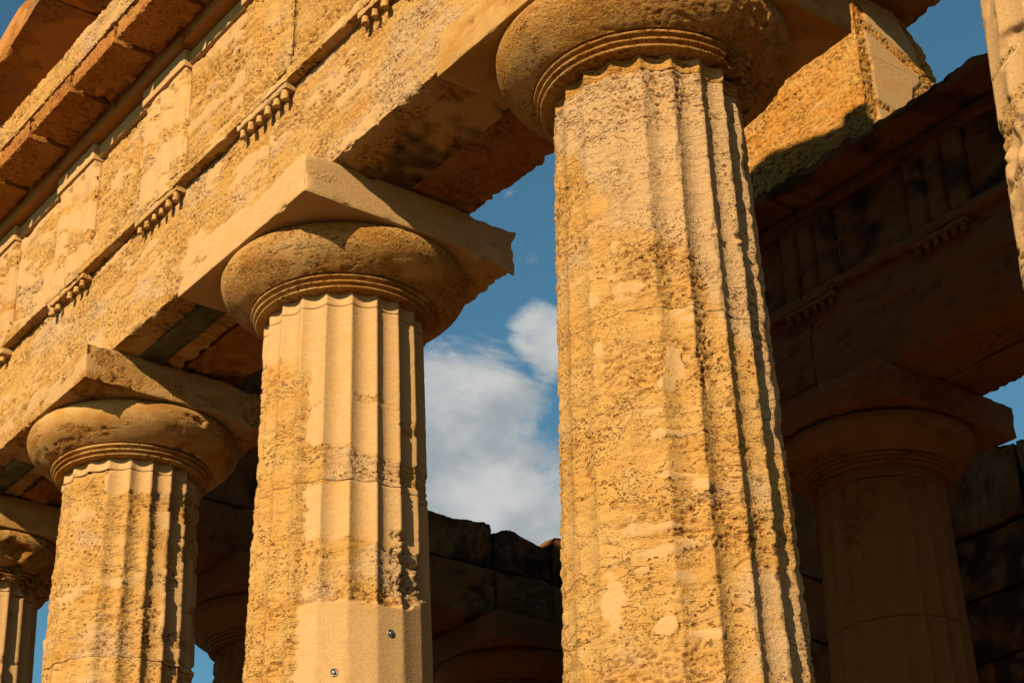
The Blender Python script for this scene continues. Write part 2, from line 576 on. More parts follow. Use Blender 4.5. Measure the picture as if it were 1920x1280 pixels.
def capital(root, X, Y, A, seed, mat, zoff=0., res=.012, cfg={}, abres=.02, abx=None, mab=None):
    n_e = int(.6 / res)
    c = cfg.get('echinus', {})
    # neck with the flute ends
    nk = dict(cfg)
    nk['seam'] = .3
    nk.update(cfg.get('neck', {}))
    shaft(root, X, Y, A, HJ + zoff, 6.026 + zoff, res * .8, cfg.get('neckmat', MS), seed + 5, nk, zoff, name='neck')
    # annulets
    rg = [(6.016, .602), (6.049, .619), (6.082, .637)]
    cf_ = []
    prof = [(.50, 6.020)]
    for z, r in rg:
        prof += [(r - .022, z + .000), (r - .004, z + .001), (r + .004, z + .006), (r + .006, z + .012), (r + .004, z + .018), (r - .004, z + .022), (r - .016, z + .024), (r - .014, z + .030)]
    prof += [(.657, 6.114)]
    ann = lathe('annulet_band', prof, A, X, Y, zoff, mat, root, seed + 6, .35, dmg=c.get('dmg'), **dict(dict(plb=-.1, soot=-.8), **c.get('w', {})))
    ec = smooth_curve([(.650, 6.108), (.690, 6.130), (.735, 6.160), (.785, 6.200), (.825, 6.245), (.850, 6.295), (.857, 6.335), (.848, 6.372), (.822, 6.395), (.78, 6.402), (.60, 6.404)], n_e)
    lathe('echinus', ec, A, X, Y, zoff, mat, root, seed, c.get('amp', .45), dmg=c.get('dmg'), **dict(dict(plb=.05, soot=-.8), **c.get('w', {})))
    a = .8575
    ab = cfg.get('abacus', {})
    block('abacus', (X - a, X + a), (Y - a, Y + a), (6.3975 + zoff, 6.699 + zoff), abres, mab or mat, root, seed=seed + 9, skip='', edge=ab.get('edge', .008),
          shape=ab.get('shape'), **dict(dict(plb=.25, rough=.7, soot=-.8), **ab.get('w', {})))


def ell(P, deg, z, X, items, seed, soft=.12):
    """plaster patches: (theta, z, half width m, half height m)"""
    m = np.zeros(len(z), np.float32)
    wv = pnoise(sc(P, 7, 7, 11, seed)) * .8 + pnoise(sc(P, 19, 19, 24, seed)) * .45 + pnoise(sc(P, 45, 45, 50, seed)) * .15
    for th, zc, hw, hh in items:
        dx = ((deg - th + 180) % 360 - 180) * DEG * .58 / (hw * .85)
        dz = (z - zc) / (hh * .85)
        q = np.sqrt(dx * dx + dz * dz) + wv
        m = np.maximum(m, 1 - sm(1 - soft, 1 + soft, q))
    return m


column_group = 'fluted columns of the front row'

def ab_rag(X, seed):
    def f(P, B):
        P = P.copy()
        w = sm(.30, .62, B[:, 1] + .10 * pnoise(sc(B, 3, 3, 3, seed)))
        n_ = fbm(sc(B, 5, 5, 5, seed), 4, .65)
        n2 = fbm(sc(B, 5, 5, 5, seed + 7), 4, .65)
        P[:, 1] += w * (.08 * n_ - .01)
        P[:, 0] += np.sign(B[:, 0] - X) * w * (.05 * n2 - .02)
        P[:, 2] += w * np.where(B[:, 2] < 6.55, .10 * n2 - .02, .03 * n_ - .02)
        return P
    return f


# --- the big column (nearest the middle of the view)
def c1_patch(g, z, P):
    m = ell(P, g, z, 0, [(-75.4, 2.925, .062, .135), (-53, 3.235, .16, .035), (-56, 3.11, .13, .028), (-34, 4.40, .05, .035), (-30, 4.36, .07, .03), (-38, 4.10, .055, .09), (-69, 4.65, .08, .022),
                                 (-80, 4.56, .03, .05), (-58, 4.56, .1, .03), (-62, 4.50, .07, .02), (-42, 4.0, .05, .05), (-44, 3.72, .09, .025), (-40, 3.5, .09, .022), (-24, 4.42, .055, .03), (-50, 3.85, .07, .02),
                                 (-66, 4.83, .03, .05), (-60, 3.02, .05, .03), (-40, 2.98, .06, .03), (-36, 3.15, .06, .02), (-30, 3.45, .05, .03), (-33, 2.7, .08, .03), (-50, 2.75, .06, .05), (-78, 4.25, .03, .05)], 5.)
    return m, -.32 + .10 * sm(-40, -10, g)


c1cfg = dict(seam=.07, flute=lambda g, z: .6 + .55 * sm(-62, -25, g) + .3 * sm(-110, -150, g), patch=c1_patch, plb=-.28, arris=.9,
             roughf=lambda g, z: .95 - .15 * sm(-40, -10, g) + .5 * np.exp(-((g + 24) / 12.) ** 2 - ((z - 4.15) / .22) ** 2),
             gray=lambda g, z: -.25 + .65 * sm(4.6, 5.15, z + .012 * (g + 40)) + .28 * sm(-30, 0, g),
             pitf=lambda g, z: -.15 - .2 * sm(-30, -5, g) + .75 * np.exp(-((g + 24) / 12.) ** 2 - ((z - 4.15) / .22) ** 2) + .55 * np.exp(-((g + 62) / 12.) ** 2 - ((z - 5.2) / .22) ** 2) + .2 * sm(4.2, 3.2, z) * sm(-60, -40, g),
             soot=-1., neckmat=MCAP, neck=dict(gray=lambda g, z: -.6, flute=lambda g, z: 1.0, arris=.5, patch=lambda g, z, P: (None, .05)),
             echinus=dict(amp=.6, dmg=lambda g, z, P: (.05 * sm(-12, 12, g) * (1 - sm(70, 110, g)) * sm(-.25, .45, fbm(P * 7, 3)) * sm(6.36, 6.2, z) + .012 * sm(-20, 10, g) * fbm(P * 25, 2), sm(-12, 12, g)),
                          w=dict(plb=-1.2, rough=.42, pitb=.1)))
rt = thing('fluted_column', 'largest weathered fluted stone column, its capital cut off by the top of the picture', 'column', (0, 0, 0), column_group)
A1 = angles(26, 5, -150, 62)
shaft(rt, 0, 0, A1, 2.30, 4.432, .0075, MS, 1.3, c1cfg)
shaft(rt, 0, 0, A1, 4.432, HJ, .0070, MS, 2.1, c1cfg)
shaft(rt, 0, 0, angles(6, 4, -150, 62), 0.0, 2.30, .03, MS, 3.1, dict(c1cfg, patch=lambda g, z, P: (None, 0)))
capital(rt, 0, 0, angles(20, 5, -150, 62), 4.7, MCAP, res=.009, cfg=c1cfg, abres=.02)

# --- second column, repaired with smooth mortar
def c2_patch(g, z, P):
    edge_z = 3.83 + .02 * pnoise(sc(P, 6, 6, 2, 3)) + .13 * sm(10, 35, g)
    m = sm(edge_z + .012, edge_z - .012, z) * sm(-60, -55, g + 6 * pnoise(sc(P, 5, 5, 9, 9)))
    up = sm(5.28, 5.42, z + .004 * (g + 30) + .10 * pnoise(sc(P, 5, 5, 8, 2)))
    m = np.maximum(m, up * sm(-84, -74, g + 12 * pnoise(sc(P, 4, 4, 7, 4)) + 60 * sm(5.45, 5.6, z)))
    mid = sm(-60, -52, g) * .45 - .9 * np.exp(-((z - 4.76 - .001 * g) / .085) ** 4) - .9 * np.exp(-((z - 4.04) / .17) ** 4) * sm(-56, -48, g) * (1 - sm(26, 32, g)) - .3 * sm(-60, -90, g)
    return m, mid


def c2_dmg(g, z, P):
    n_ = fbm(sc(P, 9, 9, 13, 3), 4, .65)
    a = sm(2, 6, g) * (1 - sm(27, 33, g)) * sm(3.93, 3.97, z + .03 * n_) * (1 - sm(4.33, 4.37, z + .05 * n_)) * sm(-.10, .06, n_ + .10 - .30 * np.exp(-((g - 24) / 5.) ** 2))
    return a * (.024 + .045 * fbm(sc(P, 15, 15, 20, 5), 3, .6)), a


c2cfg = dict(seam=.4, flute=lambda g, z: np.where((z < 3.84 + .13 * sm(10, 35, g)) & (g > -58), .26, 1.0), patch=c2_patch, plb=-.22, dmg=c2_dmg, gray=lambda g, z: -.25 + .3 * sm(-70, -40, g), arris=.7, soot=-1., pitb=-.12, rough=.85,
             neck=dict(dmg=lambda g, z, P: (0 * z, 0 * z), patch=lambda g, z, P: (np.ones(len(z)), 0), flute=lambda g, z: 1.0),
             echinus=dict(amp=.30, w=dict(plb=-.25, pitb=-.3)), abacus=dict(shape=ab_rag(-3.2, 3.3), w=dict(plb=.22, rough=.5, grb=-.1), edge=.012))
rt = thing('fluted_column', 'fluted column repaired with smooth plaster, two bolts in its lower patch, complete capital above', 'column', (-3.2, 0, 0), column_group)
col2 = rt
A2 = angles(17, 4, -140, 72)
shaft(rt, -3.2, 0, A2, 3.10, 4.658, .0090, MS, 11.3, c2cfg)
shaft(rt, -3.2, 0, A2, 4.658, HJ, .0090, MS, 12.1, c2cfg)
shaft(rt, -3.2, 0, angles(5, 4, -140, 72), 0.0, 3.10, .04, MS, 13.1, dict(rough=.7))
capital(rt, -3.2, 0, angles(14, 4, -140, 80), 14.7, MCAP, res=.011, cfg=c2cfg, abres=.022, mab=MS)
for th, z in ((0.3, 3.662), (-34.2, 3.384)):
    r = R0(z) - .007
    ca, sa = math.cos(th * DEG), math.sin(th * DEG)
    n = Vector((ca, sa, 0))
    tv = Vector((-sa, ca, 0))
    up = Vector((0, 0, 1))
    base = Vector((-3.2, 0, z)) + n * (r + .000)
    Vv, Ff = [], []
    pr = [(.026, -.012), (.026, .002), (.020, .003), (.019, -.004), (.013, -.004), (.013, .006), (.011, .009), (.0, .009)]
    for q, (rr, h) in enumerate(pr):
        for s_ in range(14):
            an = s_ * 2 * math.pi / 14
            Vv.append(base + n * h + (tv * math.cos(an) + up * math.sin(an)) * rr)
    for q in range(len(pr) - 1):
        for s_ in range(14):
            Ff.append((q * 14 + s_, q * 14 + (s_ + 1) % 14, (q + 1) * 14 + (s_ + 1) % 14, (q + 1) * 14 + s_))
    build('bolt', Vv, Ff, MBOLT, rt)

# --- third column
c3cfg = dict(seam=.45, dmg=lambda g, z, P: (.035 * np.exp(-(((g + 38.9) * .0101) ** 2 + (z - 4.365) ** 2) / .013 ** 2), 0 * z), flute=lambda g, z: .75 + .3 * sm(-50, -20, g), patch=lambda g, z, P: (None, -.1 + .42 * sm(5.66, 5.78, z) * sm(-50, -40, g) * sm(15, -5, g) + .3 * sm(-2, 12, g)), plb=-.18, grb=-.08, arris=.7, soot=-1., pitb=-.05,
             neck=dict(dmg=lambda g, z, P: (0 * z, 0 * z), patch=lambda g, z, P: (None, .3)),
             echinus=dict(amp=.6, w=dict(plb=.0, rough=.8, pitb=-.1), dmg=lambda g, z, P: (.03 * sm(-10, 8, g) * sm(.1, .4, fbm(sc(P, 6, 6, 12, 3), 3)), 0 * z)), abacus=dict(shape=ab_rag(-6.4, 8.3), w=dict(plb=-.02, rough=.8, grb=-.2), edge=.01))
rt = thing('fluted_column', 'weathered fluted column with a complete capital, third from the right of the sunlit front row', 'column', (-6.4, 0, 0), column_group)
rt['label'] = 'eroded fluted column standing left of the plaster-repaired one, bare hole low on its shaft'
A3 = angles(13, 4, -135, 75)
shaft(rt, -6.4, 0, A3, 4.00, 4.40, .011, MS, 23.1, c3cfg)
shaft(rt, -6.4, 0, A3, 4.40, HJ, .011, MS, 21.3, c3cfg)
shaft(rt, -6.4, 0, angles(4, 3, -135, 75), 0.0, 4.00, .05, MS, 22.1, dict(rough=.7))
capital(rt, -6.4, 0, angles(12, 4, -135, 82), 24.7, MCAP, res=.014, cfg=c3cfg, abres=.024, mab=MS)

# --- fourth column at the left edge
c4cfg = dict(plb=.2, rough=.8, grb=.05, arris=.8, soot=-1., neck=dict(patch=lambda g, z, P: (None, .2)),
             echinus=dict(amp=.9, w=dict(plb=.2, rough=1.), dmg=lambda g, z, P: (.10 * sm(-20, 10, g) * (1 - sm(50, 80, g)) * sm(-.05, .35, fbm(sc(P, 4, 4, 6, 3), 3)), sm(-20, 0, g))))
rt = thing('fluted_column', 'fluted column at the left edge of the picture, only its right side and broken capital showing', 'column', (-9.5, 0, 0), column_group)
A4 = angles(10, 3, -110, 75)
shaft(rt, -9.5, 0, A4, 4.6, HJ, .014, MS, 31.3, c4cfg)
shaft(rt, -9.5, 0, angles(4, 3, -110, 75), 0.0, 4.6, .06, MS, 32.1, dict(rough=.7))
capital(rt, -9.5, 0, angles(9, 3, -110, 82), 34.7, MCAP, res=.018, cfg=c4cfg, abres=.03)

# --- nearest column, right edge of the frame
c0cfg = dict(seam=.2, plb=.05, rough=1., grb=.0, arris=1.2, soot=-1., flute=lambda g, z: .42, patch=lambda g, z, P: (None, .12),
             dmg=lambda g, z, P: (.03 * sm(.12, .4, fbm(sc(P, 3, 3, 4, 8), 3)), 0 * z))
rt = thing('fluted_column', 'nearest column at the right edge of the picture, only a sunlit rough strip of shaft showing', 'column', (3.0, 0, 0), column_group)
A0 = angles(20, 4, -178, -75)
shaft(rt, 3.0, 0, A0, 3.6, HJ, .009, MS, 5.3, c0cfg)
shaft(rt, 3.0, 0, angles(4, 4, -170, -75), 0.0, 3.6, .03, MS, 6.1, c0cfg)
capital(rt, 3.0, 0, angles(5, 4, -170, -75), 7.7, MCAP, res=.03, cfg={}, abres=.06)

# ------------------------------------------------------------------ front entablature
ent = thing('entablature', 'sunlit front entablature with triglyph frieze and projecting cornice above the columns', 'entablature', (-3.2, 0, 6.70))


def sof_shape(seed, z0=6.70, back=.55, amp=.08):
    def f(P, B):
        P = P.copy()
        nb = fbm(sc(B, 2.6, .3, .8, seed), 4, .65)
        nb2 = pnoise(sc(B, 9, 1, 3, seed))
        w = sm(.1, back, B[:, 1])
        P[:, 1] += w * (amp * nb * 2.6 + .030 * nb2 + .01)
        # eroded lower back edge
        low = np.exp(-(B[:, 2] - z0) / .25) * sm(back - .45, back, B[:, 1])
        P[:, 2] += low * (.10 * sm(-.1, .45, nb) + .035)
        return P
    return f


joints = [-10.12, -6.42, -3.2, 0.03, 3.05, 6.9]
for i in range(5):
    x0, x1 = joints[i] + .0015, joints[i + 1] - .0015
    hr = i in (1, 2)
    rx = .0095 if hr else (.012 if i == 0 else .05)
    if i == 0:
        xs = np.concatenate([np.linspace(x0, -8.4, 24)[:-1], np.linspace(-8.4, x1, 150)])
    elif i == 3:
        xs = np.concatenate([np.linspace(x0, x0 + .6, 30)[:-1], np.linspace(x0 + .6, x1, 40)])
    else:
        xs = None

    def wf(base, i=i):
        sof = sm(6.80, 6.70, base[:, 2])
        front = sm(-.45, -.62, base[:, 1])
        d, c = weather(base, 50 + i * 3.3, rough=1.15, plb=-.24 + .10 * (i == 1) + .15 * (1 - front), grb=-.12, pitb=.08, soot=-.8)
        d2, c2 = weather(base, 70 + i * 3.3, rough=1.5, plb=-.02, grb=-.1, pitb=.2, soot=-.02 if i == 2 else -.42)
        w = sof * (1 - front)
        d = d * (1 - w) + d2 * w
        c = c * (1 - w[:, None]) + c2 * w[:, None]
        return d, c
    block('architrave_block', (x0, x1), (-.65, -.035), (6.70, 7.62), (rx, .018 if hr else .03, .0095 if hr else .014), MS, ent, seed=50 + i, skip='+z', butt='-x+x' + ('+y' if i == 2 else ''), weath=wf, edge=.028, xs=xs, chipf=9)
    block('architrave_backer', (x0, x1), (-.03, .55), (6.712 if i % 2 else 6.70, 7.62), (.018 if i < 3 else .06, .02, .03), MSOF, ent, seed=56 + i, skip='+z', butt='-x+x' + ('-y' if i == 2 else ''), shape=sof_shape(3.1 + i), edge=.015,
          plb=-.1, rough=1.4, soot=-.15 if i == 2 else -.4)
    # taenia
    block('taenia', (x0, x1), (-.735, -.60), (7.62, 7.725), (.012 if i in (0, 1, 2) else .06, .014, .012), MS, ent, seed=60 + i, butt='-x+x', xs=xs, plb=-.05, rough=.9, edge=.014, chipf=7)

xt = [-9.6, -8.0, -6.4, -4.8, -3.2, -1.6, 0.0, 1.6, 3.2, 4.8, 6.4]
# guttae
gp = [(0, 0), (.030, 0), (.034, .003), (.030, .075), (.027, .10), (0, .10)]
gut_me = []
rnd = random.Random(4)
for v in range(4):
    nn = 10
    pts = [(.0, 0), (.023, .001), (.027, .005), (.027, .02), (.024, .045), (.023, .082)]
    Vv, Ff = [], []
    jit = [1 + rnd.uniform(-.16, .16) * (v > 0) for _ in range(nn)]
    for q, (rr, h) in enumerate(pts):
        for s_ in range(nn):
            an = s_ * 2 * math.pi / nn
            rr2 = rr * jit[s_] * (1 + rnd.uniform(-.08, .08) * (v > 0)) * (.9 if v == 3 and q < 3 else 1)
            Vv.append((rr2 * math.cos(an), rr2 * math.sin(an), h + (.012 if v == 2 and q < 3 else 0)))
    for q in range(len(pts) - 1):
        for s_ in range(nn):
            Ff.append((q * nn + s_, (q + 1) * nn + s_, (q + 1) * nn + (s_ + 1) % nn, q * nn + (s_ + 1) % nn))
    col = np.tile([.5 if v == 0 else .1, .1, 0, 0], (len(Vv), 1))
    og = build('gutta', Vv, Ff, MS, None, col)
    gut_me.append(og.data)
    bpy.data.objects.remove(og)


_gd = gut_me[1].copy()
_gd.materials[0] = MDRK
gut_me.append(_gd)


def gutta(parent, x, y, z, v, s=1.0):
    o = bpy.data.objects.new('gutta', gut_me[v])
    C.objects.link(o)
    o.parent = parent
    o.matrix_parent_inverse = parent.matrix_world.inverted()
    o.location = (x, y, z + .010)
    o.rotation_euler = (0, 0, rnd.uniform(0, 6))
    o.scale = (s, s, s * rnd.uniform(.72, .95))


def glyph(x0, x1, depth, top, yf=None):
    w = x1 - x0

    def f(P, B):
        P = P.copy()
        u = (B[:, 0] - x0) / w
        g = np.zeros(len(u))
        for c_, h in ((1 / 3., 1 / 12.), (2 / 3., 1 / 12.)):
            g = np.maximum(g, np.clip(1 - np.abs(u - c_) / h, 0, 1))
        for c_ in (0., 1.):
            g = np.maximum(g, .55 * np.clip(1 - np.abs(u - c_) / (1 / 16.), 0, 1))
        fr = sm(top + .002, top - .004, B[:, 2])
        front = B[:, 1] < (y0_[0] + .03)
        P[:, 1] += np.where(front, g * depth * fr, 0)
        return P
    y0_ = [yf]
    return f


for k, x in enumerate(xt):
    vis = -8.6 < x < -1
    w = .35
    r_ = .010 if vis else .06
    rg = block('regula', (x - w + .01, x + w - .01), (-.733, -.60), (7.562, 7.619), (.014 if vis else .08, .02, .014), MS, ent, seed=80 + k, plb=.15 if k % 2 else -.1, rough=.7, edge=.008)
    broken = {2: (2,), 3: (), 4: (), 1: (4,), 5: (3,), 6: (1, 2)}.get(k, ())
    for q in range(6):
        if q in broken:
            continue
        gutta(rg, x - w + .058 + q * .1165, -.700, 7.484, (0 if (q in (2, 3) and k == 4) else rnd.choice([1, 1, 2, 3])), rnd.uniform(.78, 1.08))
    er = {4: 1.7, 3: .55, 2: .5, 5: 1.5}.get(k, .5)
    nseg = 72 if vis else 24
    block('triglyph', (x - w, x + w), (-.722, -.60), (7.727, 8.70), (r_, .025, .013 if vis else .1), MS, ent, seed=90 + k, xs=np.concatenate([[x - w], np.linspace(x - w + .004, x + w - .004, nseg + 1), [x + w]]),
          shape=glyph(x - w, x + w, .055, 8.645, -.722), rough=er, plb=.06 if er < 1.3 else -.35, grb=-.1, edge=.012, skip='+y')
    block('triglyph_cap', (x - w - .005, x + w + .005), (-.742, -.60), (8.703, 8.862), (.016 if vis else .08, .03, .016), MS, ent, seed=100 + k, rough=.3, plb=.5, edge=.004, skip='+y')
for k in range(len(xt) - 1):
    a_, b_ = xt[k] + .31, xt[k + 1] - .31
    vis = -8.6 < a_ < -1
    block('metope', (a_, b_), (-.664, -.60), (7.727, 8.735), (.0105 if vis else .06, .03, .0105 if vis else .1), MS, ent, seed=110 + k, rough=1.5, plb=-.04 if k % 2 else -.14, grb=-.1, pitb=.15, edge=.01, skip='+y')
    block('metope_cap', (a_, b_), (-.690, -.60), (8.737, 8.862), (.016 if vis else .08, .03, .016), MS, ent, seed=120 + k, rough=.35, plb=.45, edge=.004, skip='+y')
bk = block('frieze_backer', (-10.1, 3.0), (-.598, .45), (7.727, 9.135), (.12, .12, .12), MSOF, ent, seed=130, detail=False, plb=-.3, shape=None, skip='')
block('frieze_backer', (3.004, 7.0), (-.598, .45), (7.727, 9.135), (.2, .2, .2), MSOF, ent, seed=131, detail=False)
for k in range(11):
    x0 = -10.9 + 1.6 * k + .5
    x1 = x0 + 1.6
    vis = x1 > -8.8 and x0 < -3
    block('bed_moulding', (x0 + .001, x1 - .001), (-.79, -.60), (8.866, 9.10), (.05 if vis else .2, .02, .02), MSOF, ent, seed=140 + k, butt='-x+x', rough=.5, plb=.2, edge=.006, soot=-.5,
          shape=lambda P, B: np.stack([P[:, 0], P[:, 1] - .06 * sm(8.98, 9.06, B[:, 2]) * (B[:, 1] < -.75), P[:, 2]], 1))
    gb = block('cornice_block', (x0 + .002, x1 - .002), (-1.20, .45), (9.138, 9.46), (.0125 if vis else .08, .02 if vis else .08, .0125 if vis else .05), MS, ent, seed=150 + k, rough=1.3, plb=-.3, edge=.030, soot=-.6, grb=-.1, chipf=13, butt='-x+x')
    for q in (0, 1):
        xm = x0 + .4 + .8 * q
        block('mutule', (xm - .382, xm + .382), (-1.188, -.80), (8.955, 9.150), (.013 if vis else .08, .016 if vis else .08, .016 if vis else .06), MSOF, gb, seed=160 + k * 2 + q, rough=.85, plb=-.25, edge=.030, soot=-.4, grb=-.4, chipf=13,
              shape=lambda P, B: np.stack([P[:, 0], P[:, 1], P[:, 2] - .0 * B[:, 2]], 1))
# steel plates let into the undersides
for x0, x1 in ((-5.54, -4.058), (-8.64, -7.258)):
    o = block('support_plate', (x0 + .01, x1 - .01), (-.425, -.215), (6.683, 6.70), (.1, .05, .02), MMET, ent, seed=1, rough=.05, plb=.9, edge=.001, soot=-2)

# ------------------------------------------------------------------ pediment
ped = thing('pediment', 'stone pediment with sloping raking cornice above the front entablature, top left', 'pediment', (-1.6, 0, 9.46))
AP = -1.6
SL = .26


def H(x):
    return 10.45 + SL * (AP + 7.2) - np.where(x < AP, SL * (AP - x), .20 * (x - AP))


def ped_shape(P, B):
    P = P.copy()
    f = (B[:, 2] - 9.462) / .5
    P[:, 2] = 9.462 + f * (H(B[:, 0]) - .30 - 9.462)
    return P


xs_ = np.linspace(-10.2, AP, 8)
for k in range(7):
    block('tympanum_block', (xs_[k] + .003, xs_[k + 1] - .003), (-.56, .4), (9.462, 9.962), (.15, .1, .12), MSOF, ped, seed=200 + k, detail=False, shape=ped_shape, plb=-.1)
xs_ = np.linspace(AP, 7.2, 8)
for k in range(7):
    block('tympanum_block', (xs_[k] + .003, xs_[k + 1] - .003), (-.56, .4), (9.462, 9.962), (.3, .2, .2), MSOF, ped, seed=210 + k, detail=False, shape=ped_shape, plb=-.1)


def rk_shape(P, B):
    P = P.copy()
    P[:, 2] += H(B[:, 0]) - 10.45
    P[:, 2] += .05 * fbm(sc(B, 1.2, .2, .2, 4), 3) * (B[:, 2] > 10.3)
    return P


for k, (a_, b_) in enumerate(((-11.0, -9.4), (-9.4, -7.9), (-7.9, -6.3), (-6.3, -4.7), (-4.7, -3.1), (-3.1, -1.6), (-1.6, 0), (0, 1.6), (1.6, 3.2), (3.2, 4.8), (4.8, 6.4), (6.4, 7.8))):
    vis = k in (1, 2, 3)
    block('raking_cornice', (a_ + .003, b_ - .003), (-1.25, .36), (10.13, 10.45), (.016 if vis else .12, .03 if vis else .15, .016 if vis else .1), MSOF, ped, seed=220 + k, rough=.8, plb=-.05, edge=.02, shape=rk_shape, soot=-.4, grb=.05)
block('shadow_stone', (-.52, -.22), (-.15, .13), (11.58, 11.93), .03, MS, ped, seed=240, edge=.06)  # unseen stone, added to cast a small blob of shadow on the wall remnant

# ------------------------------------------------------------------ pronaos (inner porch) in the shade
pr = thing('fluted_column', 'shaded fluted column of the inner porch behind the big front column', 'column', (-3.3, 5.47, 0))
AP_ = angles(12, 3, -130, 50)
ZO = .15


def pr_patch(g, z, P):
    st = ell(P, g, z, 0, [(-78, 5.80, .12, .33), (-60, 5.85, .08, .2), (-20, 6.0, .14, .06), (-22, 4.75, .03, .06), (-5, 4.7, .03, .05)], 6.)
    return None, .45 - 1.0 * st


pcfg = dict(neckmat=MDRK, flute=lambda g, z: .7, patch=pr_patch, plb=0., grb=-.4, arris=.4, soot=-.6, detail=False, echinus=dict(amp=.7, w=dict(plb=.1, soot=-.35)), abacus=dict(w=dict(plb=.1, soot=-.2, detail=False)))
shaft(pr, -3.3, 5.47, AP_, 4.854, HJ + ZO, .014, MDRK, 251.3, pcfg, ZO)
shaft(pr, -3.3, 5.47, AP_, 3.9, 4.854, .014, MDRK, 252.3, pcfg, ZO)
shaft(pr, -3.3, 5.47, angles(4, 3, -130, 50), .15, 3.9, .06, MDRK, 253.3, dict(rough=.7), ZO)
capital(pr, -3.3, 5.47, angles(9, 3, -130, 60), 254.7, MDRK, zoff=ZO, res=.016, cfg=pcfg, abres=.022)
p2 = thing('fluted_column', 'second inner porch column, hidden to the right', 'column', (0.0, 5.47, 0))
p2['label'] = 'shaded inner porch column standing beyond the right edge of the picture'
shaft(p2, 0.3, 5.47, angles(4, 3, -130, 50), .15, HJ + ZO, .08, MDRK, 263.3, dict(detail=False), ZO)
capital(p2, 0.3, 5.47, angles(4, 3, -130, 50), 264.7, MDRK, zoff=ZO, res=.05, cfg=dict(neckmat=MDRK, detail=False), abres=.1)

pe = thing('inner_entablature', 'dark shaded entablature with triglyphs and guttae over the inner porch, at right', 'entablature', (-2, 5.4, 6.85))
ZB = 6.85
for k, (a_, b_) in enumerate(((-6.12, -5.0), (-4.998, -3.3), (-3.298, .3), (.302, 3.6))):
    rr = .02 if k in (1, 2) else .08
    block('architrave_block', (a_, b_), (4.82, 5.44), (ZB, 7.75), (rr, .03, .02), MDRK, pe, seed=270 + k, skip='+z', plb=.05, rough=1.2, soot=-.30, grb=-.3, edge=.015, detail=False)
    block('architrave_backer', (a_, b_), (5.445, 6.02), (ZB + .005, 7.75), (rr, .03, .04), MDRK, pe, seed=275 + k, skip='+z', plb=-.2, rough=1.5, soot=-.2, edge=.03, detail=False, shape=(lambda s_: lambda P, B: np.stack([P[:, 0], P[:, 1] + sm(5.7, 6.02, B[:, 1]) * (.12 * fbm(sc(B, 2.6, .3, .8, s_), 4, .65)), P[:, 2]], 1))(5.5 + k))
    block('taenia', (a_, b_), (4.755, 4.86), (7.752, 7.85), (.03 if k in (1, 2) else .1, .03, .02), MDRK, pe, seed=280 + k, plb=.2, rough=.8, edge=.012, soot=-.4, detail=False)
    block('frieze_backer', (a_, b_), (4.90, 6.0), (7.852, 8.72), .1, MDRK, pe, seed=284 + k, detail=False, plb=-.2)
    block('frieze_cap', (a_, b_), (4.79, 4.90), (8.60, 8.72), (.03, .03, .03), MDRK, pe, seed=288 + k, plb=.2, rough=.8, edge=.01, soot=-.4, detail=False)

    def gshape(P, B, s_=k):
        P = P.copy()
        n_ = fbm(sc(B, 1.7, .6, .2, 3.3), 4, .6)
        up = sm(8.72, 8.95, B[:, 2])
        P[:, 2] += up * (.17 * n_ + .05 * pnoise(sc(B, 7, 2, 1, 3)) + .10 * sm(4.6, 5.1, B[:, 1]) - .02)
        P[:, 1] += sm(4.9, 4.45, B[:, 1]) * (.08 * n_ + .03 * pnoise(sc(B, 6, 1, 4, 8)))
        return P
    block('cornice_block', (max(a_, -5.4), b_), (4.45, 6.0), (8.722, 8.88), (.022 if k in (1, 2) else .1, .04, .02), MDRK, pe, seed=292 + k, plb=-.4, rough=2.0, edge=.04, soot=-.05, shape=gshape, detail=False)
px = [-6.2, -4.71, -3.235, -1.75, -.27, 1.2, 2.7]
for k, x in enumerate(px):
    if k == 0:
        continue
    vis = k in (1, 2, 3)
    rg = block('regula', (x - .29, x + .29), (4.757, 4.85), (7.70, 7.75), (.04, .04, .03), MDRK, pe, seed=300 + k, plb=.2, rough=.5, edge=.006, detail=False)
    for q in range(6):
        gutta(rg, x - .24 + q * .097, 4.785, 7.615, 4, 1.1)
    block('triglyph', (x - .31, x + .31), (4.78, 4.90), (7.852, 8.60), (.01, .03, .03), MDRK, pe, seed=310 + k, xs=np.concatenate([[x - .31], np.linspace(x - .306, x + .306, 49 if vis else 25), [x + .31]]),
          shape=glyph(x - .31, x + .31, .06, 8.55, 4.78), plb=.1, rough=.9, soot=-.02, detail=False, skip='+y')
for k in range(1, len(px) - 1):
    block('metope', (px[k] + .312, px[k + 1] - .312), (4.835, 4.90), (7.852, 8.60), (.03, .03, .03), MDRK, pe, seed=320 + k, plb=-.1, rough=1.3, soot=-.08, detail=False, skip='+y')

# masonry remnant above the inner porch, lit by the sun
wl = thing('wall_remnant', 'sunlit broken masonry pier with smooth plaster patches rising above the shaded inner porch', 'masonry', (-3.6, 5.5, 8.9))


def rem_shape(P, B):
    P = P.copy()
    # ragged back edge
    n_ = fbm(sc(B, .6, .6, 3.0, 7.7), 4, .6)
    w = sm(5.5, 5.97, B[:, 1])
    P[:, 1] += w * (.22 * n_ - .02 + .14 * np.exp(-((B[:, 2] - 10.3) / .3) ** 2) - .25 * sm(10.4, 10.8, B[:, 2]))
    return P


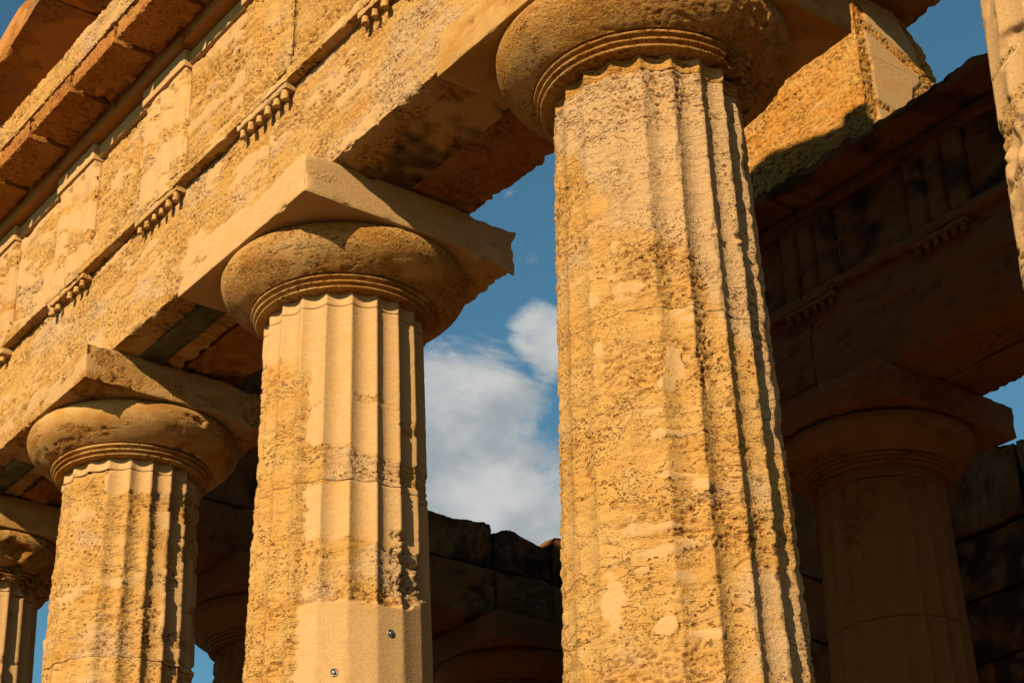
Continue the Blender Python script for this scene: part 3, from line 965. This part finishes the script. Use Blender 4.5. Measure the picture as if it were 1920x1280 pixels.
def rem_w(seed):
    def f(base):
        side = sm(-2.62, -2.56, base[:, 0])
        y, z = base[:, 1], base[:, 2]
        wv = .10 * pnoise(sc(base, 4, 4, 4, 1.)) + .04 * pnoise(sc(base, 14, 14, 14, 2.))
        inside = np.minimum(np.minimum((y - 5.11) / .10, (5.72 - y + .10 * sm(9.9, 10.2, z)) / .10), 1) + wv * 4
        gap = np.abs(z - (9.62 - .10 * (y - 5))) / .04
        gap2 = np.abs(z - (10.48 - .35 * (y - 5.1))) / .06
        m = sm(.2, .5, inside) * sm(.5, 1.2, gap + wv * 3) * sm(.6, 1.3, gap2 + wv * 3) * side
        d, c = weather(base, seed, rough=1.35, plb=-.42, patch=m, grb=-.6, pitb=.35, soot=-.9)
        cut = np.exp(-(np.abs(z - (10.1 - .16 * (y - 5.2))) / .004) ** 2) * side * .006
        return d - cut + .004 * m, c
    return f


cz = [8.86, 9.55, 10.13, 10.80]
for k in range(3):
    xr = (-2.50, -3.98, -5.3)
    for q in range(2):
        block('stone_block', (xr[q + 1] + .0012 + (.25 if k == 1 and q == 0 else 0) * 0, xr[q] - (.0012 if q else 0)), (5.0, 5.97), (cz[k] + .001, cz[k + 1] - .001), (.013, .013, .013), MREM, wl, seed=333.0, weath=rem_w(330.0), shape=rem_shape, edge=.012, butt='-z+z' + ('-x' if q == 0 else '+x'),
              skip='+z' if k == 2 else '')


def slab_shape(P, B):
    P = P.copy()
    n_ = fbm(sc(B, 2.2, .4, .3, 9.9), 4, .6)
    P[:, 1] += sm(5.2, 5.9, B[:, 1]) * (.10 * n_ + .03 * pnoise(sc(B, 11, 1, 1, 4)))
    P[:, 2] += .05 * fbm(B * 2.2, 3)
    return P


block('overhanging_slab', (-5.3, -.7), (4.68, 5.9), (10.805, 11.2), (.022, .03, .04), MSOF, wl, seed=340, rough=1.5, plb=-.3, edge=.05, shape=slab_shape, soot=-.4, detail=False)

# ------------------------------------------------------------------ cella walls
cw = thing('cella_wall', 'dark rough wall of stone courses closing the inner porch, at the lower right', 'wall', (-3, 9.5, 0))
yy = [.15, 1.3, 2.6, 3.9, 4.6, 5.3, 6.0, 6.7, 7.4]
rw = random.Random(9)
for k in range(len(yy) - 1):
    x = -6.9
    hi = k >= 3
    while x < 3.4:
        w_ = rw.uniform(1.0, 1.5)
        x2 = min(x + w_, 3.5)
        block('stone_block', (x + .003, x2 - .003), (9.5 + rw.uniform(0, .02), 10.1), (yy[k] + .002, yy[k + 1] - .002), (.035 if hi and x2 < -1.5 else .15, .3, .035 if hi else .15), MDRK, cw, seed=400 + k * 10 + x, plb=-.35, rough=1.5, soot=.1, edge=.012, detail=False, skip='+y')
        x = x2


def capw(P, B):
    P = P.copy()
    up = sm(7.4, 8.0, B[:, 2])
    P[:, 2] += up * (.20 * fbm(sc(B, .9, .3, .3, 2.), 4) + .35 - .16 * (B[:, 0] + 5.2))
    return P


for k in range(5):
    a_ = -6.9 + k * 2.1
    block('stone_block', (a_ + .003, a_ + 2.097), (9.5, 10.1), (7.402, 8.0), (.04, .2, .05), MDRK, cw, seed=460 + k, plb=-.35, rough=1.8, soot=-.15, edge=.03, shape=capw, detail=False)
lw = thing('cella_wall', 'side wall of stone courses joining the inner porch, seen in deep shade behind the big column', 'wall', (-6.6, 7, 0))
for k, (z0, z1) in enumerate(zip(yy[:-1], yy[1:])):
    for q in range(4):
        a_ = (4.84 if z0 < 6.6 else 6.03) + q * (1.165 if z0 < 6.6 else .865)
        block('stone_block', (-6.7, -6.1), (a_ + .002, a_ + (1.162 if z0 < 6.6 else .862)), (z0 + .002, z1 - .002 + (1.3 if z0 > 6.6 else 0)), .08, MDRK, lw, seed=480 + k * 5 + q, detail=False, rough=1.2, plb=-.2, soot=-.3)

# ------------------------------------------------------------------ left flank colonnade in shade
for n_, Y in enumerate((3.1, 6.2, 9.3)):
    fl = thing('fluted_column', ['shaded side column glimpsed low between the two left front columns', 'shaded side column whose capital shows faintly below the ragged wall, centre bottom', 'shaded side column hidden behind the big front column'][n_], 'column', (-9.5, Y, 0), 'side columns in shade')
    A_ = angles(9, 3, -100, 60) if n_ < 2 else angles(4, 3, -100, 60)
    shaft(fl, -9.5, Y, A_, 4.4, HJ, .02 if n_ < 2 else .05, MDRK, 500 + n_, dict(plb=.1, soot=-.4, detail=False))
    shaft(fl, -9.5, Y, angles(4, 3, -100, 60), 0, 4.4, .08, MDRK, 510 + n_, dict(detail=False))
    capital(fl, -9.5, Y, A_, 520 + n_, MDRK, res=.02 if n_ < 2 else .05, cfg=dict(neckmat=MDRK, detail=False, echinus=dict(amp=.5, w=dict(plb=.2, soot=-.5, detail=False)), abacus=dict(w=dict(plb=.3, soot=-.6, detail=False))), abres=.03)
fe = thing('side_entablature', 'ragged-topped shaded side entablature running back behind the front columns, centre bottom', 'entablature', (-9.5, 5, 6.70))
PL = np.array([(0.4, 8.95), (3.3, 8.9), (3.35, 8.2), (3.9, 8.1), (4.0, 7.78), (4.74, 7.8), (5.0, 7.78), (5.2, 7.81), (5.45, 7.83), (5.52, 7.82), (5.57, 7.73), (5.74, 7.8), (5.88, 7.8), (6.06, 7.75), (6.24, 7.69), (6.35, 7.73), (6.37, 7.74), (6.39, 7.87), (6.6, 7.88), (7.5, 7.88), (9, 7.9), (12.4, 7.9)])


def fl_shape(P, B):
    P = P.copy()
    up = sm(7.3, 7.7, B[:, 2])
    h = np.interp(B[:, 1], PL[:, 0], PL[:, 1])
    P[:, 2] += up * (h - 7.7 + .012 * fbm(sc(B, 8, 14, 2, 3), 3))
    return P


jy = [.46, 3.1, 4.45, 5.56, 6.375, 9.3, 12.4]
for k in range(6):
    mid = 1 <= k <= 3
    block('architrave_block', (-10.1, -8.90), (jy[k] + .002, jy[k + 1] - .002), (6.70, 7.28), (.12, .02 if mid else .05, .02 if mid else .04), MDRK, fe, seed=540 + k, plb=-.1, rough=1.2, soot=-.2, edge=.02, detail=False)
    block('backing_block', (-10.0, -8.93), (jy[k] + .002, jy[k + 1] - .002), (7.283, 7.7), (.08, .012 if mid else .05, .02 if mid else .05), MDRK, fe, seed=550 + k, plb=-.35, rough=1.6, soot=.15, edge=.006, shape=fl_shape, detail=False)

print('TRIS', TRI[0], 'time', round(time.time() - T0, 1))
